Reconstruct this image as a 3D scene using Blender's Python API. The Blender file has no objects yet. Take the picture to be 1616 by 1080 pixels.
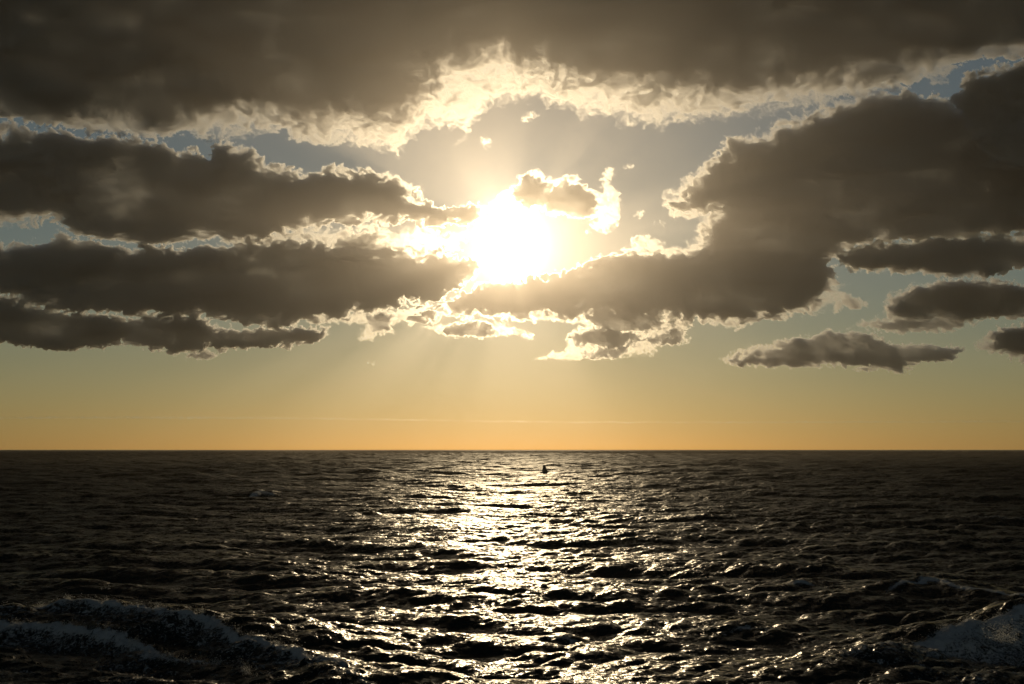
import bpy, math, random
import numpy as np
from mathutils import Vector, Matrix

# ------------------------------------------------------------------ camera, sky, sun, exposure
sc = bpy.context.scene
C = sc.collection
PI = math.pi
F = 1571.0                       # focal length in photo pixels (35 mm lens on a 36 mm frame)
PITCH = math.atan(170.0 / F)     # the horizon lies 170 px under the middle of the picture
CAM_H = 8.0
cam_d = bpy.data.cameras.new('camera')
cam = bpy.data.objects.new('camera', cam_d)
C.objects.link(cam)
cam_d.sensor_width = 36.0
cam_d.lens = 36.0 * F / 1616.0
cam_d.clip_start = 0.1
cam_d.clip_end = 200000.0
cam.location = (0, 0, CAM_H)
cam.rotation_euler = (PI / 2 + PITCH, 0, 0)
sc.camera = cam

sc.view_settings.view_transform = 'Standard'
sc.view_settings.look = 'None'
sc.view_settings.gamma = 1.0
sc.view_settings.exposure = -1.2
cy = sc.cycles
cy.use_denoising = True
cy.max_bounces = 10
cy.volume_bounces = 7
cy.transparent_max_bounces = 64
cy.glossy_bounces = 3
cy.diffuse_bounces = 2
cy.caustics_reflective = False
cy.caustics_refractive = False
cy.sample_clamp_indirect = 4.0


def direction(px, py):
    """unit vector through a point of the photograph (works on arrays)"""
    x = (np.asarray(px, float) - 808.0) / F
    z = (540.0 - np.asarray(py, float)) / F
    y = np.ones_like(x + z)
    x = x + 0 * y
    z = z + 0 * y
    c, s = math.cos(PITCH), math.sin(PITCH)
    Y = y * c - z * s
    Z = y * s + z * c
    n = np.sqrt(x * x + Y * Y + Z * Z)
    return np.stack([x / n, Y / n, Z / n], -1)


SUN = Vector(direction(806, 385).tolist()).normalized()
SUN_EL = math.asin(SUN.z)
SUN_AZ = math.atan2(SUN.x, SUN.y)

AUREOLE = 11.0
world = bpy.data.worlds.new('World')
sc.world = world
world.use_nodes = True
wt = world.node_tree
wt.nodes.clear()
wo = wt.nodes.new('ShaderNodeOutputWorld')
bg = wt.nodes.new('ShaderNodeBackground')
sky = wt.nodes.new('ShaderNodeTexSky')
sky.sky_type = 'NISHITA'
sky.sun_disc = False
sky.sun_elevation = SUN_EL
sky.sun_rotation = SUN_AZ
sky.altitude = 0
sky.air_density = 1.35
sky.dust_density = 0.18
sky.ozone_density = 1.1
bg.inputs['Strength'].default_value = 0.058
# forward scattering of the air round the sun: falls off with the true angle from the sun's direction
wgeo = wt.nodes.new('ShaderNodeNewGeometry')


def wmath(op, a, b=None):
    n = wt.nodes.new('ShaderNodeMath')
    n.operation = op
    for k, v in ((0, a), (1, b)):
        if v is None:
            continue
        if isinstance(v, (int, float)):
            n.inputs[k].default_value = v
        else:
            wt.links.new(v, n.inputs[k])
    return n.outputs[0]


wdot = wt.nodes.new('ShaderNodeVectorMath')
wdot.operation = 'DOT_PRODUCT'
wt.links.new(wgeo.outputs['Incoming'], wdot.inputs[0])
wdot.inputs[1].default_value = (-SUN.x, -SUN.y, -SUN.z)
TH0 = math.radians(1.3)
th2 = wmath('MULTIPLY', wmath('SUBTRACT', 1.0, wdot.outputs['Value']), 2.0 / TH0 ** 2)
lobe = wmath('DIVIDE', AUREOLE, wmath('POWER', wmath('ADD', th2, 1.0), 1.5))
glow = wt.nodes.new('ShaderNodeBackground')
glow.inputs['Color'].default_value = (1.0, 0.9, 0.72, 1)
wt.links.new(lobe, glow.inputs['Strength'])
wadd = wt.nodes.new('ShaderNodeAddShader')
wt.links.new(sky.outputs[0], bg.inputs['Color'])
wt.links.new(bg.outputs[0], wadd.inputs[0])
wt.links.new(glow.outputs[0], wadd.inputs[1])
wt.links.new(wadd.outputs[0], wo.inputs['Surface'])

sun_d = bpy.data.lights.new('sun', 'SUN')
sun_d.energy = 2.0
sun_d.angle = math.radians(0.5)
sun_d.color = (1.0, 0.76, 0.45)
sun_o = bpy.data.objects.new('sun', sun_d)
C.objects.link(sun_o)
sun_o.rotation_euler = (-SUN).to_track_quat('-Z', 'Y').to_euler()

# ------------------------------------------------------------------ helpers


def mesh_from(name, verts, quads):
    me = bpy.data.meshes.new(name)
    verts = np.ascontiguousarray(verts, np.float32)
    quads = np.ascontiguousarray(quads, np.int32)
    n, q = len(verts), len(quads)
    k = quads.shape[1]
    me.vertices.add(n)
    me.vertices.foreach_set('co', verts.ravel())
    me.loops.add(q * k)
    me.loops.foreach_set('vertex_index', quads.ravel())
    me.polygons.add(q)
    me.polygons.foreach_set('loop_start', np.arange(0, q * k, k, dtype=np.int32))
    me.polygons.foreach_set('loop_total', np.full(q, k, np.int32))
    me.update(calc_edges=True)
    return me


def link(name, me, mat=None, parent=None, **props):
    o = bpy.data.objects.new(name, me)
    C.objects.link(o)
    if mat:
        me.materials.append(mat)
    if parent:
        o.parent = parent
    for k, v in props.items():
        o[k] = v
    return o


def _hash(ix, iy, seed):
    h = (ix.astype(np.int64) * 374761393 + iy.astype(np.int64) * 668265263 + seed * 1442695041) & 0xffffffff
    h = ((h ^ (h >> 13)) * 1274126177) & 0xffffffff
    return ((h ^ (h >> 16)) & 0xffffff) / float(0xffffff)


def perlin(x, y, seed=0):
    xi, yi = np.floor(x), np.floor(y)
    xf, yf = x - xi, y - yi
    xi = xi.astype(np.int64)
    yi = yi.astype(np.int64)

    def g(dx, dy):
        a = _hash(xi + dx, yi + dy, seed) * 2 * PI
        return np.cos(a) * (xf - dx) + np.sin(a) * (yf - dy)
    u = xf * xf * xf * (xf * (xf * 6 - 15) + 10)
    v = yf * yf * yf * (yf * (yf * 6 - 15) + 10)
    a = g(0, 0) * (1 - u) + g(1, 0) * u
    b = g(0, 1) * (1 - u) + g(1, 1) * u
    return (a * (1 - v) + b * v) * 1.5


def fbm(x, y, octaves=5, seed=0, gain=0.5, billow=False):
    s, a, t = 0.0, 1.0, 0.0
    for k in range(octaves):
        n = perlin(x, y, seed + 17 * k)
        if billow:
            n = 1 - 2 * np.abs(n)*1.4
        s = s + a * n
        t += a
        a *= gain
        x, y = x * 1.97 + 3.1, y * 1.97 + 7.7
    return s / t


def sdf(poly, X, Y):
    """signed distance, positive inside the polygon"""
    P = np.asarray(poly, float)
    d = np.full(X.shape, 1e18)
    inside = np.zeros(X.shape, bool)
    n = len(P)
    for i in range(n):
        ax, ay = P[i]
        bx, by = P[(i + 1) % n]
        ex, ey = bx - ax, by - ay
        wx, wy = X - ax, Y - ay
        t = np.clip((wx * ex + wy * ey) / max(ex * ex + ey * ey, 1e-9), 0, 1)
        d = np.minimum(d, (wx - ex * t) ** 2 + (wy - ey * t) ** 2)
        if ay != by:
            c = ((ay > Y) != (by > Y)) & (X < (bx - ax) * (Y - ay) / (by - ay) + ax)
            inside ^= c
    d = np.sqrt(d)
    return np.where(inside, d, -d)


def smooth(a, b, x):
    t = np.clip((x - a) / (b - a), 0, 1)
    return t * t * (3 - 2 * t)


# ------------------------------------------------------------------ clouds: closed bodies of vapour, kilometres away
SIGMA = 0.05 / 1.2          # extinction per metre
R0 = 12000.0
vap = bpy.data.materials.new('cloud_vapour')
vap.use_nodes = True
nt = vap.node_tree
nt.nodes.clear()
mo = nt.nodes.new('ShaderNodeOutputMaterial')
vs = nt.nodes.new('ShaderNodeVolumeScatter')
vs.inputs['Color'].default_value = (0.985, 0.976, 0.968, 1)
vs.inputs['Density'].default_value = SIGMA
vs.inputs['Anisotropy'].default_value = 0.9
vs.inputs['Density'].default_value = SIGMA * 0.82
v2 = nt.nodes.new('ShaderNodeVolumeScatter')         # the weak backward lobe of cloud droplets
v2.inputs['Color'].default_value = (0.97, 0.97, 0.97, 1)
v2.inputs['Density'].default_value = SIGMA * 0.18
v2.inputs['Anisotropy'].default_value = -0.15
va = nt.nodes.new('ShaderNodeAddShader')
nt.links.new(vs.outputs[0], va.inputs[0])
nt.links.new(v2.outputs[0], va.inputs[1])
nt.links.new(va.outputs[0], mo.inputs['Volume'])
vap.cycles.homogeneous_volume = True if hasattr(vap.cycles, 'homogeneous_volume') else False

STEP = 1.4


def cloud(name, label, outer, cores, veil=0.85, tau=12.0, edge=9.0, soft=16.0, wob=9.0, scale=38.0, seed=1,
          R=R0, xs=None, ys=None, group='clouds over the sea'):
    outers = outer if isinstance(outer[0][0], (list, tuple)) else [outer]
    P = np.concatenate([np.asarray(p, float) for p in outers])
    m = wob * 2.5 + 4
    if xs is None:
        xs = np.arange(P[:, 0].min() - m, P[:, 0].max() + m, STEP)
    if ys is None:
        ys = np.arange(P[:, 1].min() - m, P[:, 1].max() + m, STEP)
    X, Y = np.meshgrid(xs, ys)
    # domain warp and layered noise: the outline breaks up into billows, ragged tufts and holes
    w1 = fbm(X / scale, Y / scale * 1.25, 6, seed, 0.6)
    w2 = fbm(X / scale + 31, Y / scale * 1.25 + 9, 6, seed + 5, 0.6)
    XW, YW = X + wob * 2.2 * w1, Y + wob * 1.7 * w2
    so = np.full(X.shape, -1e9)
    for p in outers:
        so = np.maximum(so, sdf(p, XW, YW))
    k = scale / 38.0
    bil = fbm(XW / (30.0 * k) + 5, YW / (22.0 * k), 6, seed + 11, 0.62, billow=True)      # puffs
    fine = fbm(XW / (11.0 * k), YW / (8.0 * k), 5, seed + 23, 0.6)                      # tufts
    big = fbm(XW / (75.0 * k) + 3, YW / (40.0 * k), 6, seed + 29, 0.6)
    lace = np.clip(1.1 * np.exp(2.8 * big + 0.9 * bil + 1.1 * fine), 0.04, 6.0)
    so2 = so + wob * (0.8 * bil + 1.5 * fine + 0.7 * big) - 1.5
    T = veil * np.clip(so2 / (1.5 * edge), 0, 1) ** 1.9 * lace
    for c in cores:
        p, tk = (c[0], c[1]) if isinstance(c[1], (int, float)) else (c, tau)
        s = sdf(p, XW, YW) 
        s = s + 3.0 + wob * (1.6 * bil + 1.5 * fine + 1.2 * big) * (1 - 0.8 * smooth(soft, 2.5 * soft, s))
        var = np.exp(0.9 * fbm(X / 130.0, Y / 55.0, 5, seed + 37, 0.5) + 0.25 * big + 0.15 * bil)
        T = T + tk * smooth(-0.9 * soft, 1.0 * soft, s) ** 2.0 * var * np.clip(so2 / 3.0, 0, 1)
    T = np.where(T < 0.015, 0.0, np.minimum(T, 30.0))
    T[0, :] = T[-1, :] = 0
    T[:, 0] = T[:, -1] = 0
    half = 0.5 * T / SIGMA
    D = direction(X, Y)
    # slow relief, so that the body of the cloud bulges towards and away from the viewer
    rel = half * (0.5 * fbm(X / 55.0, Y / 40.0, 4, seed + 51) + 0.15 * bil)
    base = R + 168.0 * fbm(X / 160.0, Y / 90.0, 2, seed + 71)
    keep = T > 0
    q = keep[:-1, :-1] | keep[1:, :-1] | keep[:-1, 1:] | keep[1:, 1:]
    ny, nx = X.shape
    used = np.zeros(X.shape, bool)
    used[:-1, :-1] |= q
    used[1:, :-1] |= q
    used[:-1, 1:] |= q
    used[1:, 1:] |= q
    fi = np.full(X.shape, -1, np.int64)
    fi[used] = np.arange(used.sum())
    nF = int(used.sum())
    bi = fi.copy()
    kk = used & keep
    bi[kk] = nF + np.arange(kk.sum())
    front = (D * (base - half + rel)[..., None])[used]
    back = (D * (base + half + rel)[..., None])[kk]
    V = np.concatenate([front, back])
    V[:, 2] += CAM_H
    iy, ix = np.nonzero(q)
    f = np.stack([fi[iy, ix], fi[iy + 1, ix], fi[iy + 1, ix + 1], fi[iy, ix + 1]], 1)
    b = np.stack([bi[iy, ix], bi[iy, ix + 1], bi[iy + 1, ix + 1], bi[iy + 1, ix]], 1)
    org = V.mean(0)
    me = mesh_from(name, V - org, np.concatenate([f, b]))
    o = link(name, me, vap, label=label, category='cloud')
    if group:
        o['group'] = group
    o.location = org.tolist()
    return o


DECK_Y = np.concatenate([-np.geomspace(5200, 12, 90), np.arange(-8, 270, STEP)])
DECK_X = np.concatenate([-np.geomspace(6500, 90, 60), np.arange(-80, 1700, STEP), 1616 + np.geomspace(90, 6500, 60)])
cloud('cloud', 'broad dark cloud deck across the whole top of the sky with glowing ragged underside',
      [(-7000, -6000), (9000, -6000), (9000, 60), (1800, 70), (1616, 90), (1545, 92), (1505, 105), (1492, 135), (1430, 130),
       (1440, 148), (1330, 152), (1310, 165), (1240, 180), (1170, 190), (1100, 195), (1060, 205), (1030, 210), (980, 195),
       (920, 190), (890, 178), (840, 160), (800, 165), (762, 182), (740, 210), (722, 238), (725, 205), (700, 200), (655, 215), (630, 252),
       (590, 238), (550, 228), (470, 225), (440, 207), (400, 215), (340, 224), (300, 214), (200, 216), (90, 200), (0, 184), (-200, 180), (-7000, 150)],
      [([(-7000, -6000), (9000, -6000), (9000, 50), (1800, 60), (1600, 80), (1500, 95), (1420, 118), (1320, 132), (1200, 138),
        (1100, 150), (1000, 140), (900, 118), (860, 100), (790, 85), (700, 110), (660, 150), (640, 185), (590, 195), (550, 178), (510, 200),
        (460, 192), (420, 168), (350, 185), (280, 195), (200, 208), (90, 192), (0, 175), (-200, 170), (-7000, 140)], 13.0)],
      veil=1.0, edge=18, soft=50, wob=9, seed=3, xs=DECK_X, ys=DECK_Y, R=11640)

cloud('cloud', 'wide dark cloud bank at upper left with a knobbly sunlit top edge',
      [(-500, 190), (0, 193), (60, 203), (130, 210), (230, 216), (270, 226), (300, 240), (330, 245), (335, 232), (370, 226), (400, 233),
       (422, 256), (450, 263), (480, 268), (530, 266), (580, 263), (620, 270), (660, 288), (675, 315), (710, 325), (760, 320),
       (790, 335), (760, 352), (700, 357), (640, 352), (560, 352), (500, 364), (440, 374), (380, 388), (320, 384), (250, 388), (180, 384),
       (120, 380), (90, 350), (60, 350), (0, 365), (-500, 372)],
      [[(-500, 196), (60, 212), (230, 226), (300, 250), (350, 238), (390, 243), (415, 268), (480, 282), (520, 276), (580, 282),
        (630, 300), (650, 320), (700, 328), (750, 330), (740, 350), (690, 350), (600, 340), (500, 350), (400, 372), (250, 377),
        (130, 372), (95, 342), (40, 335), (-500, 352)]],
      seed=7)

cloud('cloud', 'long dark cloud bank left of the sun with bright lace along its upper right',
      [(-500, 378), (0, 385), (40, 376), (70, 380), (92, 362), (110, 374), (160, 384), (220, 390), (300, 390), (350, 384), (400, 378),
       (440, 358), (520, 352), (600, 352), (680, 357), (745, 365), (730, 392), (692, 400), (730, 408), (765, 415), (742, 435), (715, 456),
       (690, 472), (640, 482), (600, 492), (520, 502), (470, 517), (430, 517), (380, 507), (320, 502), (250, 500), (200, 497),
       (100, 492), (0, 470), (-500, 460)],
      [[(-500, 388), (0, 395), (40, 388), (100, 378), (200, 395), (320, 397), (420, 390), (500, 388), (560, 395), (640, 402), (700, 406),
        (745, 416), (735, 435), (700, 462), (640, 475), (560, 487), (500, 497), (440, 513), (380, 510), (300, 500), (200, 495),
        (100, 490), (40, 472), (-500, 452)], ([(515, 385), (550, 370), (600, 374), (612, 392), (560, 400)], 5.0)],
      seed=13)

cloud('cloud', 'low flat cloud bank at lower left in three dark lobes over the golden band',
      [(-500, 468), (0, 464), (35, 468), (60, 484), (110, 495), (200, 500), (260, 496), (310, 499), (340, 515), (380, 518), (430, 515),
       (500, 517), (532, 505), (522, 530), (480, 545), (400, 550), (330, 553), (270, 560), (200, 542), (150, 550), (100, 552), (60, 547), (0, 542), (-500, 548)],
      [[(-500, 478), (0, 475), (80, 495), (190, 503), (230, 503), (300, 502), (325, 515), (340, 525), (400, 520), (470, 517), (512, 524),
        (500, 536), (430, 546), (340, 548), (310, 545), (270, 557), (205, 541), (180, 542), (90, 549), (-500, 543)]],
      seed=19, scale=24, wob=6, edge=6, soft=9)
cloud('cloud', 'tiny flat dark cloud with a gold rim below the lower left bank',
      [(280, 566), (300, 555), (330, 551), (350, 559), (332, 569)], [([(300, 562), (325, 556), (336, 562), (310, 566)], 5.0)],
      seed=23, scale=10, wob=3, edge=4, soft=5)
cloud('cloud', 'ragged lacy gold cloud with one small dark knot, lower left of the sun',
      [(510, 502), (560, 490), (620, 490), (650, 480), (672, 474), (694, 480), (662, 500), (640, 512), (620, 515), (628, 530), (600, 526),
       (590, 540), (565, 541), (560, 528), (575, 515), (530, 512)],
      [([(585, 506), (600, 497), (616, 503), (612, 520), (590, 520)], 6.0)], seed=29, scale=16, wob=4, edge=5, soft=7, veil=0.9)

cloud('cloud', 'huge grey cloud mass right of the sun whose lower band runs under the sun',
      [(1030, 288), (1060, 300), (1088, 275), (1110, 250), (1135, 240), (1148, 212), (1190, 208), (1230, 185), (1290, 170), (1320, 152),
       (1430, 145), (1480, 150), (1530, 170), (1616, 190), (2200, 200), (2200, 370), (1616, 366), (1500, 378), (1440, 380), (1380, 384), (1335, 398),
       (1312, 412), (1322, 440), (1337, 442), (1332, 463), (1372, 476), (1350, 492), (1320, 487), (1300, 496), (1250, 497), (1190, 512),
       (1130, 516), (1100, 506), (1050, 500), (990, 497), (930, 502), (840, 506), (760, 502), (700, 498), (650, 512), (643, 496), (690, 487),
       (722, 470), (760, 448), (850, 440), (900, 425), (960, 403), (990, 400), (980, 385), (1000, 368), (1040, 373), (1062, 385), (1092, 375),
       (1102, 352), (1060, 340), (1040, 315)],
      [([(1072, 325), (1090, 300), (1140, 252), (1160, 236), (1210, 228), (1240, 205), (1300, 188), (1360, 165), (1430, 152), (1490, 160),
        (1545, 180), (1616, 200), (2200, 210), (2200, 358), (1500, 374), (1380, 378), (1310, 402), (1318, 435), (1300, 455), (1280, 477),
        (1200, 494), (1150, 498), (1000, 490), (930, 489), (840, 494), (760, 492), (700, 490), (655, 502), (700, 476), (740, 462), (800, 450),
        (900, 432), (970, 409), (1060, 412), (1110, 400), (1120, 360), (1150, 330), (1130, 320), (1090, 330)], 13.0),
       ([(1335, 474), (1358, 478), (1345, 486), (1320, 482)], 3.0), ([(1195, 500), (1230, 496), (1225, 504), (1195, 506)], 3.0)],
      seed=31, wob=8, soft=18)
cloud('cloud', 'dark bluish cloud head at the upper right edge below a sliver of blue sky',
      [(1503, 155), (1514, 125), (1550, 104), (1616, 94), (1780, 60), (2200, 60), (2200, 300), (1616, 275), (1560, 262), (1530, 215)],
      [[(1512, 155), (1530, 130), (1560, 118), (1616, 104), (1780, 75), (2200, 75), (2200, 290), (1616, 265), (1565, 250), (1540, 210)]],
      seed=37, R=11400, soft=12)
cloud('cloud', 'long dark cloud band at the right edge, uppermost of the three right-hand bands',
      [(1318, 402), (1340, 390), (1390, 374), (1440, 377), (1500, 371), (1560, 363), (2200, 350), (2200, 428), (1616, 427), (1580, 431), (1540, 442),
       (1480, 437), (1430, 432), (1380, 432), (1340, 430), (1322, 416)],
      [[(1325, 408), (1360, 394), (1500, 380), (2200, 366), (2200, 422), (1560, 432), (1500, 430), (1420, 421), (1340, 418)]],
      veil=1.25, seed=41, scale=28, R=11400, wob=5, edge=6, soft=10)
cloud('cloud', 'grey cloud band with a lacy left end, middle of the three right-hand bands',
      [(1390, 497), (1400, 465), (1430, 450), (1480, 442), (1550, 440), (1616, 446), (2200, 430), (2200, 500), (1616, 502), (1560, 502), (1540, 512),
       (1500, 526), (1430, 526), (1370, 521), (1338, 520), (1360, 505)],
      [[(1412, 486), (1440, 462), (1490, 450), (1616, 453), (2200, 445), (2200, 492), (1560, 498), (1460, 498), (1425, 493)],
       ([(1395, 511), (1450, 504), (1520, 504), (1510, 517), (1440, 522), (1400, 519)], 5.0)],
      veil=1.25, seed=43, scale=24, wob=6, edge=7, soft=10)
cloud('cloud', 'lone elongated grey cloud floating low over the golden band right of the sun',
      [(1136, 567), (1180, 546), (1240, 535), (1290, 528), (1330, 520), (1380, 524), (1402, 540), (1440, 543), (1535, 551), (1500, 570), (1450, 572),
       (1430, 589), (1335, 587), (1370, 576), (1280, 581), (1200, 580), (1150, 577)],
      [([(1172, 569), (1230, 546), (1300, 531), (1380, 531), (1405, 546), (1440, 548), (1515, 553), (1490, 567), (1440, 567), (1420, 584),
        (1385, 576), (1330, 571), (1250, 573)], 7.0)],
      veil=1.25, seed=47, scale=24, wob=5, edge=5, soft=8)
cloud('cloud', 'small grey cloud cut off by the right edge just above the golden band',
      [(1528, 547), (1560, 520), (1616, 508), (2000, 500), (2000, 570), (1616, 573), (1560, 562)],
      [[(1565, 532), (1616, 513), (2000, 510), (2000, 562), (1600, 558), (1572, 546)]], veil=1.25, seed=53, scale=22, wob=5, edge=7, soft=8)
cloud('cloud', 'cluster of small gold-rimmed dark lobes just below the right of the sun',
      [(930, 492), (1010, 488), (1060, 495), (1100, 500), (1097, 515), (1082, 528), (1095, 540), (1062, 546), (1042, 547), (1040, 560), (1000, 565),
       (960, 569), (900, 571), (840, 570), (868, 553), (887, 550), (895, 525), (918, 512), (850, 508), (838, 495), (890, 488)],
      [([(925, 497), (1000, 490), (1045, 505), (1020, 517), (970, 520), (935, 512)], 6.0),
       ([(903, 532), (930, 521), (1000, 528), (1010, 535), (960, 544), (910, 541)], 6.0),
       ([(1022, 533), (1068, 522), (1086, 532), (1070, 541), (1040, 541)], 6.0),
       ([(925, 557), (950, 550), (982, 550), (976, 562), (940, 563)], 4.0)], seed=59, scale=16, wob=4, edge=5, soft=7, R=11760)
cloud('cloud', 'small oval grey cloud with a bright rim straight below the sun',
      [(655, 516), (700, 509), (760, 502), (800, 510), (848, 526), (840, 538), (810, 531), (760, 534), (700, 533), (690, 525)],
      [([(705, 521), (740, 512), (772, 515), (782, 526), (740, 531), (710, 527)], 5.0)], seed=61, scale=14, wob=3.5, edge=5, soft=6)
cloud('cloud', 'small puffy cloud with blazing white edges right above the sun',
      [(765, 318), (800, 300), (828, 270), (845, 265), (860, 275), (880, 281), (910, 272), (932, 295), (948, 302), (944, 280), (958, 262), (974, 266),
       (966, 290), (982, 305), (980, 350), (965, 369), (920, 368), (935, 348), (880, 342), (840, 332), (765, 330)],
      [([(812, 306), (835, 280), (850, 286), (870, 300), (900, 290), (930, 300), (938, 325), (925, 341), (895, 341), (860, 327), (830, 321)], 6.0)],
      seed=67, scale=22, wob=5, edge=5, soft=8, veil=1.0)
cloud('cloud', 'faint long thin streak of cloud lying just above the horizon', [(-300, 657), (200, 655), (420, 656), (640, 660), (900, 664), (1300, 663),
      (1900, 660), (1900, 667), (1300, 670), (900, 670), (500, 664), (100, 663), (-300, 665)], [([(-300, 659), (200, 657), (420, 658), (640, 662), (900, 666), (1300, 665),
      (1900, 662), (1900, 665), (1300, 668), (900, 668), (500, 662), (100, 661), (-300, 663)], 0.2)], veil=0.06, wob=0.8, edge=2, soft=3, seed=113, scale=20)
for lab, p, sd in (
        ('tiny bright wisp of cloud under the deck, upper left of the sun', [(752, 222), (768, 214), (782, 224), (768, 238)], 71),
        ('tiny wisp of cloud just below the deck above the sun', [(818, 188), (835, 176), (853, 178), (846, 190), (826, 196)], 73),
        ('tiny wisp of cloud in the clear gap upper right of the sun', [(983, 266), (992, 256), (1008, 252), (1000, 266), (988, 270)], 79),
        ('small flat scrap of cloud beside the ragged edge of the big right mass', [(1022, 354), (1040, 347), (1057, 350), (1050, 358)], 83),
        ('faint scrap of cloud above the flat scrap right of the sun', [(1000, 338), (1010, 328), (1022, 334), (1012, 346), (1003, 350)], 89),
        ('tiny gold scrap of cloud low in the golden band left of the sun', [(572, 573), (582, 569), (594, 572), (584, 577)], 97)):
    cloud('cloud', lab, p, [], veil=0.8, wob=4, edge=5, seed=sd, scale=11)

# ------------------------------------------------------------------ sunlit mist between the sea and the clouds
mist_m = bpy.data.materials.new('sunlit_mist')
mist_m.use_nodes = True
nt = mist_m.node_tree
nt.nodes.clear()
mo = nt.nodes.new('ShaderNodeOutputMaterial')
vs = nt.nodes.new('ShaderNodeVolumeScatter')
vs.inputs['Color'].default_value = (1.0, 0.94, 0.90, 1)
vs.inputs['Density'].default_value = 0.20 / 10800.0
vs.inputs['Anisotropy'].default_value = 0.87
nt.links.new(vs.outputs[0], mo.inputs['Volume'])


def shell(name, r0, r1, az, el, n=(40, 24), mat=None, **props):
    a = np.radians(np.linspace(-az, az, n[0]))
    e = np.radians(np.linspace(el[0], el[1], n[1]))
    A, E = np.meshgrid(a, e)
    D = np.stack([np.sin(A) * np.cos(E), np.cos(A) * np.cos(E), np.sin(E)], -1).reshape(-1, 3)
    V = np.concatenate([D * r0, D * r1])
    V[:, 2] += CAM_H + 2
    N = len(D)
    idx = np.arange(N).reshape(A.shape)
    q = []
    for j in range(A.shape[0] - 1):
        for i in range(A.shape[1] - 1):
            c = [idx[j, i], idx[j, i + 1], idx[j + 1, i + 1], idx[j + 1, i]]
            q.append(c)
            q.append([k + N for k in c[::-1]])
    ring = list(idx[0, :]) + list(idx[1:, -1]) + list(idx[-1, -2::-1]) + list(idx[-2:0:-1, 0])
    for k in range(len(ring)):
        a_, b_ = ring[k], ring[(k + 1) % len(ring)]
        q.append([b_, a_, a_ + N, b_ + N])
    return link(name, mesh_from(name, V, np.array(q)), mat, **props)


shell('mist', 300.0, 11100.0, 75, (0.0, 75.0), mat=mist_m, kind='stuff', label='thin sunlit mist in the air under the clouds', category='mist')

# ------------------------------------------------------------------ the sea
rng = np.random.default_rng(11)


def wave_tile(N, L, lpeak, lmin, lmax, rms, wdir, spread, seed):
    r = np.random.default_rng(seed)
    k1 = 2 * PI * np.fft.fftfreq(N, L / N)
    KX, KY = np.meshgrid(k1, k1)
    K = np.hypot(KX, KY)
    K[0, 0] = 1
    kp = 2 * PI / lpeak
    Pk = np.exp(-1.25 * (kp / K) ** 2) / K ** 4
    c = (KX * wdir[0] + KY * wdir[1]) / K
    Pk *= (np.abs(c) ** spread) * 0.9 + 0.1
    Pk[(K > 2 * PI / lmin) | (K < 2 * PI / lmax)] = 0
    H = (r.normal(size=K.shape) + 1j * r.normal(size=K.shape)) * np.sqrt(Pk)
    H[0, 0] = 0
    h = np.fft.ifft2(H)
    sc_ = rms / h.real.std()
    dx = np.fft.ifft2(-1j * KX / K * H).real * sc_
    dy = np.fft.ifft2(-1j * KY / K * H).real * sc_
    return h.real * sc_, dx, dy, L


def sample(tile, x, y):
    h, dx, dy, L = tile
    N = h.shape[0]
    u, v = (x / L % 1.0) * N, (y / L % 1.0) * N
    i, j = np.floor(u).astype(int), np.floor(v).astype(int)
    fu, fv = u - i, v - j
    i %= N
    j %= N
    i1, j1 = (i + 1) % N, (j + 1) % N
    out = []
    for a in (h, dx, dy):
        out.append((a[j, i] * (1 - fu) + a[j, i1] * fu) * (1 - fv) + (a[j1, i] * (1 - fu) + a[j1, i1] * fu) * fv)
    return out


def sea_point(px, py, z=0.0):
    d = direction(px, py)
    t = (z - CAM_H) / d[..., 2]
    return d[..., 0] * t, d[..., 1] * t


tile_a = wave_tile(1024, 233.0, 12.0, 1.3, 50.0, 0.16, (0.28, 0.96), 6.0, 5)
tile_c = wave_tile(512, 900.0, 42.0, 9.0, 150.0, 0.5, (0.2, 0.98), 4.0, 21)
tile_b = wave_tile(768, 41.0, 2.2, 0.14, 6.0, 0.058, (-0.35, 0.94), 4.0, 8)

az_in = np.radians(np.arange(-31, 31.01, 0.05))
az_out = np.radians(np.concatenate([np.linspace(31.3, 60, 60), np.linspace(61, 179, 90)]))
AZ = np.concatenate([-az_out[::-1], az_in, az_out])
rr = [0.6]
while rr[-1] < 40000:
    r = rr[-1]
    rr.append(r * (1.06 if r < 18 else 1.003 if r < 700 else 1.0045 if r < 3000 else 1.012 if r < 9000 else 1.08))
RR = np.array(rr)
A, R_ = np.meshgrid(AZ, RR)
X0, Y0 = R_ * np.sin(A), R_ * np.cos(A)
near = 1.0 / (1.0 + (R_ / 1500.0) ** 2)
h3, dx3, dy3 = sample(tile_c, X0 * 0.95 - Y0 * 0.31, X0 * 0.31 + Y0 * 0.95)
swell = np.clip((R_ - 40.0) / 300.0, 0.4, 1.0) * (1.0 + 1.3 * smooth(600.0, 2500.0, R_))
h1, dx1, dy1 = sample(tile_a, X0 * 0.62, Y0)
ca, sa = math.cos(0.5), math.sin(0.5)
h2, dx2, dy2 = sample(tile_b, X0 * 0.7 * ca + Y0 * sa + 7.0, -X0 * 0.7 * sa + Y0 * ca)
# crests are rougher than troughs
amp2 = np.clip(0.75 + 1.1 * h1, 0.3, 1.5)
Z = h3 * swell + h1 * near + h2 * amp2 / (1.0 + (R_ / 400.0) ** 2)
XX = X0 + 0.8 * dx1 * near + 0.9 * (dx2 * ca - dy2 * sa) * amp2
YY = Y0 + 1.2 * dy1 * near + 0.9 * (dx2 * sa + dy2 * ca) * amp2
FOAM = np.zeros_like(Z)


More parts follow.
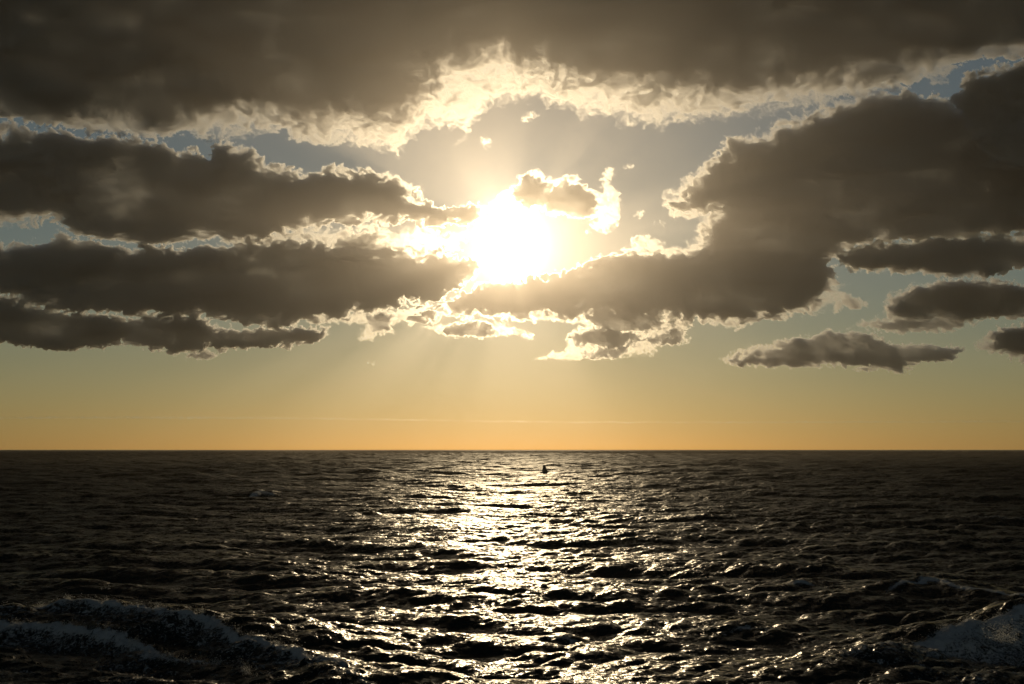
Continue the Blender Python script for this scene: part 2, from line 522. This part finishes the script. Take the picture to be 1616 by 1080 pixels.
def ridge(pts, z, heights, front, back, foam_front, foam_amp, seed):
    """a breaking wave: its crest line, steep towards the shore and gentle behind"""
    global Z, FOAM
    px = np.array([p[0] for p in pts], float)
    py = np.array([p[1] for p in pts], float)
    cx, cyy = sea_point(px, py, z)
    hs = np.array(heights, float)
    sel = (R_ < (400 if seed == 371 else 90)) & (np.abs(A) < 0.75)
    x, y = X0[sel], Y0[sel]
    wob_ = 0.55 * fbm(x / 2.2, y / 2.2, 4, seed)
    best = np.full(x.shape, 1e9)
    sd = np.zeros(x.shape)
    hh = np.zeros(x.shape)
    for i in range(len(px) - 1):
        ax, ay, bx, by = cx[i], cyy[i], cx[i + 1], cyy[i + 1]
        ex, ey = bx - ax, by - ay
        l2 = ex * ex + ey * ey
        t = np.clip(((x - ax) * ex + (y - ay) * ey) / l2, 0, 1)
        ox, oy = x - ax - ex * t, y - ay - ey * t
        d = np.hypot(ox, oy)
        s_ = np.where(ex * oy - ey * ox > 0, d, -d)     # positive behind the crest (seaward)
        m = d < best
        best = np.where(m, d, best)
        sd = np.where(m, s_, sd)
        hh = np.where(m, hs[i] * (1 - t) + hs[i + 1] * t, hh)
    sd = sd + wob_
    prof = np.where(sd > 0, np.exp(-(sd / back) ** 2), np.exp(-(np.abs(sd) / front) ** 1.6))
    hh = hh * np.clip(1 + 0.5 * fbm(x / 3.0, y / 3.0, 3, seed + 3), 0.3, 2)
    Z[sel] += hh * prof - 0.25 * hh * np.exp(-((sd + 2.2 * front) / (1.5 * front)) ** 2)
    body = np.where(sd > 0, np.exp(-(sd / 0.4) ** 2), np.exp(-(np.abs(sd) / foam_front) ** 2))
    f = foam_amp * body + 0.5 * np.exp(-((sd + 0.05) / 0.22) ** 2)
    FOAM[sel] = np.maximum(FOAM[sel], f * np.clip(hh * 2.2, 0, 1.3))


ridge([(-420, 975), (-100, 972), (0, 972), (120, 966), (230, 980), (330, 990), (420, 1012), (520, 1045), (640, 1110)], 0.8,
      [1.1, 1.0, 1.0, 1.05, 0.9, 0.8, 0.7, 0.5, 0.1], 1.3, 3.2, 2.2, 0.42, 301)
ridge([(-300, 1000), (0, 998), (100, 1000), (190, 1012), (250, 1035), (360, 1040), (420, 1075)], 0.4,
      [0.6, 0.6, 0.65, 0.6, 0.4, 0.3, 0.05], 0.8, 1.8, 2.5, 0.45, 311)
ridge([(1270, 1042), (1400, 1015), (1480, 992), (1545, 980), (1620, 972), (1720, 975), (1900, 985)], 0.8,
      [0.05, 0.35, 0.75, 1.1, 1.2, 1.1, 0.8], 1.3, 2.6, 3.6, 0.62, 321)
ridge([(1380, 928), (1430, 922), (1480, 918), (1540, 928), (1620, 938), (1750, 940)], 0.5,
      [0.05, 0.45, 0.55, 0.55, 0.5, 0.4], 1.3, 2.6, 0.5, 0.7, 331)
ridge([(1225, 924), (1262, 920), (1300, 922)], 0.3, [0.1, 0.4, 0.1], 0.7, 1.4, 0.6, 0.7, 341)
ridge([(1080, 995), (1180, 985), (1260, 990)], 0.3, [0.05, 0.3, 0.05], 0.8, 1.6, 0.5, 0.5, 351)
ridge([(800, 1012), (890, 1003), (940, 1010)], 0.3, [0.05, 0.4, 0.05], 0.6, 1.4, 0.5, 0.6, 361)
ridge([(380, 784), (412, 780), (438, 782)], 0.3, [0.1, 0.7, 0.1], 1.5, 3.0, 1.5, 0.9, 371)

# old foam drifting in streaks between the breakers and the shore, and lumpy churned water under it
sel = (R_ < 48) & (np.abs(A) < 0.75)
streak = fbm(XX[sel] / 3.5, YY[sel] / 1.6, 4, 401)
side = np.clip(np.abs(A[sel] - 0.02) / 0.42, 0, 1) ** 1.5
FOAM[sel] = np.maximum(FOAM[sel], np.clip(0.25 + 0.7 * streak, 0, 0.5) * side * np.clip((47 - R_[sel]) / 8, 0, 1))
lump = fbm(XX[sel] / 0.45, YY[sel] / 0.45, 4, 411, 0.6)
Z[sel] += 0.16 * lump * np.clip(FOAM[sel] * 1.6, 0, 1)
FOAM += 0.5 * np.clip((h1 - 0.38) / 0.2, 0, 1) * (R_ > 60) * (R_ < 700)
ny, nx = Z.shape
V = np.stack([XX, YY, Z], -1).reshape(-1, 3)
idx = np.arange(ny * nx).reshape(ny, nx)
nxt = np.roll(idx, -1, axis=1)
Q = np.stack([idx[:-1], idx[1:], nxt[1:], nxt[:-1]], -1).reshape(-1, 4)[:, ::-1]
sea_me = mesh_from('sea', V, Q)
sea_me.polygons.foreach_set('use_smooth', np.ones(len(sea_me.polygons), bool))
at = sea_me.attributes.new('foam', 'FLOAT', 'POINT')
at.data.foreach_set('value', np.ascontiguousarray(FOAM.ravel(), np.float32))

wm = bpy.data.materials.new('sea_water')
wm.use_nodes = True
nt = wm.node_tree
nt.nodes.clear()


def node(kind, **inp):
    n = nt.nodes.new(kind)
    for k, v in inp.items():
        n.inputs[k].default_value = v
    return n


def lk(a, b):
    nt.links.new(a, b)


def m_(op, a, b=None, clamp=False):
    n = nt.nodes.new('ShaderNodeMath')
    n.operation = op
    n.use_clamp = clamp
    for k, v in ((0, a), (1, b)):
        if v is None:
            continue
        if isinstance(v, (int, float)):
            n.inputs[k].default_value = v
        else:
            lk(v, n.inputs[k])
    return n.outputs[0]


def vm_(op, a, b=None, scale=None):
    n = nt.nodes.new('ShaderNodeVectorMath')
    n.operation = op
    for k, v in ((0, a), (1, b)):
        if v is None:
            continue
        if isinstance(v, tuple):
            n.inputs[k].default_value = v
        else:
            lk(v, n.inputs[k])
    if scale is not None:
        if isinstance(scale, (int, float)):
            n.inputs['Scale'].default_value = scale
        else:
            lk(scale, n.inputs['Scale'])
    return n.outputs['Value'] if op in ('LENGTH', 'DOT_PRODUCT') else n.outputs[0]


out = node('ShaderNodeOutputMaterial')
geo = node('ShaderNodeNewGeometry')
pos = geo.outputs['Position']
dist = vm_('LENGTH', pos)


def slope(scale, detail, stretch, off):
    mp = node('ShaderNodeMapping')
    mp.inputs['Scale'].default_value = stretch
    mp.inputs['Location'].default_value = off
    mp.inputs['Rotation'].default_value = (0, 0, 0.25)
    lk(pos, mp.inputs['Vector'])
    n = node('ShaderNodeTexNoise', Scale=scale, Detail=detail, Roughness=0.6)
    lk(mp.outputs[0], n.inputs['Vector'])
    v = vm_('SUBTRACT', n.outputs['Color'], (0.5, 0.5, 0.5))
    return vm_('MULTIPLY', v, (1.25, 1.0, 0.0))


far = m_('DIVIDE', dist, m_('ADD', dist, 260.0))                    # 0 near, towards 1 far away
fine_s = slope(5.5, 3.0, (0.6, 1.0, 1.0), (0, 0, 0))                  # ripples of a hand's breadth
micro_s = slope(17.0, 2.0, (0.7, 1.0, 1.0), (11, 0, 0))
mid_s = slope(0.9, 3.0, (0.5, 1.0, 1.0), (40, 0, 0))
big_s = slope(0.10, 3.0, (0.45, 1.0, 1.0), (0, 70, 0))
tot = vm_('ADD', vm_('SCALE', fine_s, scale=1.6), vm_('SCALE', micro_s, scale=0.9))
tot = vm_('ADD', tot, vm_('SCALE', mid_s, scale=m_('ADD', m_('MULTIPLY', far, 1.2), 0.6)))
tot = vm_('ADD', tot, vm_('SCALE', big_s, scale=m_('MULTIPLY', far, 1.3)))
nrm = vm_('NORMALIZE', vm_('ADD', geo.outputs['Normal'], tot))
water = node('ShaderNodeBsdfPrincipled', IOR=1.33)
water.inputs['Base Color'].default_value = (0.004, 0.009, 0.010, 1)
lk(nrm, water.inputs['Normal'])
lk(m_('ADD', m_('MULTIPLY', far, 0.52), 0.16), water.inputs['Roughness'])
water.inputs['Specular IOR Level'].default_value = 0.14
foam = node('ShaderNodeBsdfPrincipled', IOR=1.33, Roughness=0.6)
foam.inputs['Base Color'].default_value = (0.7, 0.74, 0.78, 1)
lk(nrm, foam.inputs['Normal'])
fa = node('ShaderNodeAttribute')
fa.attribute_name = 'foam'
fn = node('ShaderNodeTexNoise', Scale=3.2, Detail=9.0, Roughness=0.74, Distortion=1.2)
lk(pos, fn.inputs['Vector'])
fn2 = node('ShaderNodeTexNoise', Scale=13.0, Detail=4.0, Roughness=0.7)
lk(pos, fn2.inputs['Vector'])
lace = m_('ADD', m_('MULTIPLY', m_('SUBTRACT', fn.outputs['Fac'], 0.5), 2.4), m_('MULTIPLY', m_('SUBTRACT', fn2.outputs['Fac'], 0.5), 1.3))
fac = m_('MULTIPLY', m_('SUBTRACT', m_('ADD', fa.outputs['Fac'], lace), 0.46), 2.4, clamp=True)
fac = m_('MULTIPLY', m_('MULTIPLY', fac, 0.8), m_('GREATER_THAN', fa.outputs['Fac'], 0.02))
mixs = node('ShaderNodeMixShader')
lk(fac, mixs.inputs[0])
lk(water.outputs[0], mixs.inputs[1])
ftr = node('ShaderNodeBsdfTranslucent')
ftr.inputs['Color'].default_value = (0.4, 0.44, 0.42, 1)
lk(nrm, ftr.inputs['Normal'])
fmx = node('ShaderNodeMixShader')
fmx.inputs[0].default_value = 0.45
lk(foam.outputs[0], fmx.inputs[1])
lk(ftr.outputs[0], fmx.inputs[2])
lk(fmx.outputs[0], mixs.inputs[2])
lk(mixs.outputs[0], out.inputs['Surface'])
link('sea', sea_me, wm, kind='structure', label='dark choppy sea with a glittering path of sunlight', category='sea')

# ------------------------------------------------------------------ the low haze over the water
hz = bpy.data.materials.new('sea_haze')
hz.use_nodes = True
nt = hz.node_tree
nt.nodes.clear()
mo = nt.nodes.new('ShaderNodeOutputMaterial')
pv = nt.nodes.new('ShaderNodeVolumePrincipled')
pv.inputs['Color'].default_value = (1.0, 0.9, 0.75, 1)
pv.inputs['Density'].default_value = 0.5 / 9000.0
pv.inputs['Anisotropy'].default_value = 0.6
pv.inputs['Density Attribute'].default_value = ''
nt.links.new(pv.outputs[0], mo.inputs['Volume'])
HB = 7000.0
bv = np.array([(x, y, z) for z in (-4.0, CAM_H + 1.0) for y in (-HB, HB) for x in (-HB, HB)])
bq = np.array([(0, 2, 3, 1), (4, 5, 7, 6), (0, 1, 5, 4), (2, 6, 7, 3), (0, 4, 6, 2), (1, 3, 7, 5)])
link('haze', mesh_from('haze', bv, bq), hz, kind='stuff', label='faint golden haze lying over the sea', category='haze')

# ------------------------------------------------------------------ the channel buoy


def lathe(name, prof, n, mat, parent, loc=(0, 0, 0)):
    V, Qs = [], []
    for r, z in prof:
        for k in range(n):
            a = 2 * PI * k / n
            V.append((r * math.cos(a), r * math.sin(a), z))
    for j in range(len(prof) - 1):
        for k in range(n):
            Qs.append((j * n + k, j * n + (k + 1) % n, (j + 1) * n + (k + 1) % n, (j + 1) * n + k))
    o = link(name, mesh_from(name, V, Qs), mat, parent)
    o.location = loc
    for p in o.data.polygons:
        p.use_smooth = True
    return o


bm_ = bpy.data.materials.new('weathered_paint')
bm_.use_nodes = True
nt = bm_.node_tree
pb = nt.nodes['Principled BSDF']
ns = nt.nodes.new('ShaderNodeTexNoise')
ns.inputs['Scale'].default_value = 4.0
cr = nt.nodes.new('ShaderNodeValToRGB')
cr.color_ramp.elements[0].color = (0.012, 0.014, 0.012, 1)
cr.color_ramp.elements[1].color = (0.05, 0.04, 0.03, 1)
nt.links.new(ns.outputs['Fac'], cr.inputs[0])
nt.links.new(cr.outputs[0], pb.inputs['Base Color'])
pb.inputs['Roughness'].default_value = 0.6
bx_, by_ = sea_point(860, 746.5, 0.1)
buoy = bpy.data.objects.new('buoy', None)
C.objects.link(buoy)
buoy['label'] = 'small dark conical buoy leaning left on the glittering water near the horizon'
buoy['category'] = 'buoy'
buoy.location = (float(bx_), float(by_), 0.15)
buoy.rotation_euler = (0.04, math.radians(-9), 0.5)
lathe('float_hull', [(0.01, -0.5), (1.0, -0.45), (1.3, -0.1), (1.32, 0.25), (1.2, 0.45), (0.55, 0.6), (0.01, 0.62)], 28, bm_, buoy)
lathe('tower', [(0.01, 0.55), (0.85, 0.58), (0.8, 0.75), (0.66, 1.6), (0.56, 2.0), (0.56, 2.28), (0.01, 2.3)], 8, bm_, buoy)
lathe('lantern', [(0.01, 2.28), (0.24, 2.3), (0.24, 2.5), (0.3, 2.52), (0.28, 2.6), (0.05, 2.72), (0.01, 2.72)], 16, bm_, buoy)
lathe('top_mark', [(0.01, 2.4), (0.16, 2.42), (0.2, 2.6), (0.14, 2.78), (0.01, 2.82)], 14, bm_, buoy, (-0.38, 0, -0.1))
arm = lathe('mark_arm', [(0.03, 0), (0.03, 0.42)], 8, bm_, buoy, (-0.05, 0, 2.3))
arm.rotation_euler = (0, math.radians(-70), 0)

# ------------------------------------------------------------------ spray thrown up by the breakers
sp_m = bpy.data.materials.new('spray_drops')
sp_m.use_nodes = True
nt = sp_m.node_tree
nt.nodes.clear()
mo = nt.nodes.new('ShaderNodeOutputMaterial')
d1 = nt.nodes.new('ShaderNodeBsdfDiffuse')
d1.inputs['Color'].default_value = (0.7, 0.72, 0.74, 1)
d2 = nt.nodes.new('ShaderNodeBsdfTranslucent')
d2.inputs['Color'].default_value = (0.85, 0.85, 0.82, 1)
mx = nt.nodes.new('ShaderNodeMixShader')
mx.inputs[0].default_value = 0.8
nt.links.new(d1.outputs[0], mx.inputs[1])
nt.links.new(d2.outputs[0], mx.inputs[2])
tr = nt.nodes.new('ShaderNodeBsdfTransparent')      # a drop of water lets half of the light straight through
m2 = nt.nodes.new('ShaderNodeMixShader')
m2.inputs[0].default_value = 0.5
nt.links.new(mx.outputs[0], m2.inputs[1])
nt.links.new(tr.outputs[0], m2.inputs[2])
nt.links.new(m2.outputs[0], mo.inputs['Surface'])
dv = nt.nodes.new('ShaderNodeVolumeScatter')
dv.inputs['Density'].default_value = 55.0
dv.inputs['Anisotropy'].default_value = 0.8
nt.links.new(dv.outputs[0], mo.inputs['Volume'])
OV = np.array([(1, 0, 0), (-1, 0, 0), (0, 1, 0), (0, -1, 0), (0, 0, 1), (0, 0, -1)], float)
OF = np.array([(0, 2, 4), (2, 1, 4), (1, 3, 4), (3, 0, 4), (2, 0, 5), (1, 2, 5), (3, 1, 5), (0, 3, 5)])


def spray(label, px, py, z, n, w, h, rmax, seed):
    r = np.random.default_rng(seed)
    cx, cy2 = sea_point(px, py, z)
    jets = r.normal(size=(7, 2)) * (w * 0.45, w * 0.3)
    j = r.integers(0, 7, n)
    up = np.abs(r.normal(size=n)) * h * (0.5 + 0.5 * r.random(7)[j])
    P = np.stack([jets[j, 0] + r.normal(size=n) * w * 0.18 * (0.4 + up / h), jets[j, 1] + r.normal(size=n) * w * 0.25, up], -1)
    rad = rmax * (0.25 + 0.75 * r.random(n) ** 3)
    V = (P[:, None, :] + OV[None] * rad[:, None, None]).reshape(-1, 3)
    Fc = (np.arange(n)[:, None, None] * 6 + OF[None]).reshape(-1, 3)
    o = link('spray', mesh_from('spray', V, Fc), sp_m, kind='stuff', label=label, category='spray')
    o.location = (float(cx), float(cy2), z)


def surface(x, y):
    a = math.atan2(x, y)
    i = int(np.clip(np.searchsorted(AZ, a), 0, len(AZ) - 1))
    j = int(np.clip(np.searchsorted(RR, math.hypot(x, y)), 0, len(RR) - 1))
    return float(Z[j, i])


def crest_spray(label, pts, z, n, up, rmax, seed):
    r = np.random.default_rng(seed)
    px = np.array([p[0] for p in pts], float)
    py = np.array([p[1] for p in pts], float)
    cx, cy2 = sea_point(px, py, z)
    t = r.random(n) * (len(px) - 1)
    t += 0.12 * np.sin(t * 9.0)
    k = np.clip(t.astype(int), 0, len(px) - 2)
    t = t - k
    x = cx[k] * (1 - t) + cx[k + 1] * t + r.normal(size=n) * 0.08
    y = cy2[k] * (1 - t) + cy2[k + 1] * t + r.normal(size=n) * 0.16
    y = y - 0.55 * fbm(x / 2.2, y / 2.2, 4, seed)        # the crest wanders with the same noise as the wave
    zz = np.array([surface(a, b) for a, b in zip(x, y)]) + np.abs(r.normal(size=n)) * up
    rad = rmax * (0.3 + 0.7 * r.random(n) ** 3)
    P = np.stack([x, y, zz], -1)
    org = P.mean(0)
    V = (P[:, None, :] - org + OV[None] * rad[:, None, None]).reshape(-1, 3)
    Fc = (np.arange(n)[:, None, None] * 6 + OF[None]).reshape(-1, 3)
    o = link('spray', mesh_from('spray', V, Fc), sp_m, kind='stuff', label=label, category='spray')
    o.location = org.tolist()


crest_spray('glinting droplets along the rear crest of the long breaker at lower left', [(-20, 972), (60, 968), (120, 966), (230, 980), (330, 990), (420, 1012), (500, 1038)], 0.8, 3200, 0.12, 0.02, 301)
crest_spray('glinting droplets along the front crest of the long breaker at lower left', [(-20, 998), (100, 1000), (190, 1012), (250, 1035), (360, 1040), (420, 1070)], 0.4, 2600, 0.10, 0.02, 311)
crest_spray('glinting droplets along the crest of the breaker at lower right', [(1400, 1015), (1480, 992), (1545, 980), (1620, 972)], 0.8, 1300, 0.14, 0.017, 321)
spray('fine water drops thrown up over the foaming breaker at lower right', 1585, 1012, 0.7, 1500, 0.8, 0.5, 0.022, 5)
spray('small burst of water drops on a crest in the lower middle', 897, 1006, 0.25, 350, 0.28, 0.22, 0.018, 6)
spray('few water drops flying off the long breaking crest at lower left', 240, 970, 0.8, 160, 0.5, 0.12, 0.018, 7)
spray('tiny burst of water drops on a crest left of the glitter path', 168, 930, 0.3, 60, 0.25, 0.12, 0.018, 8)
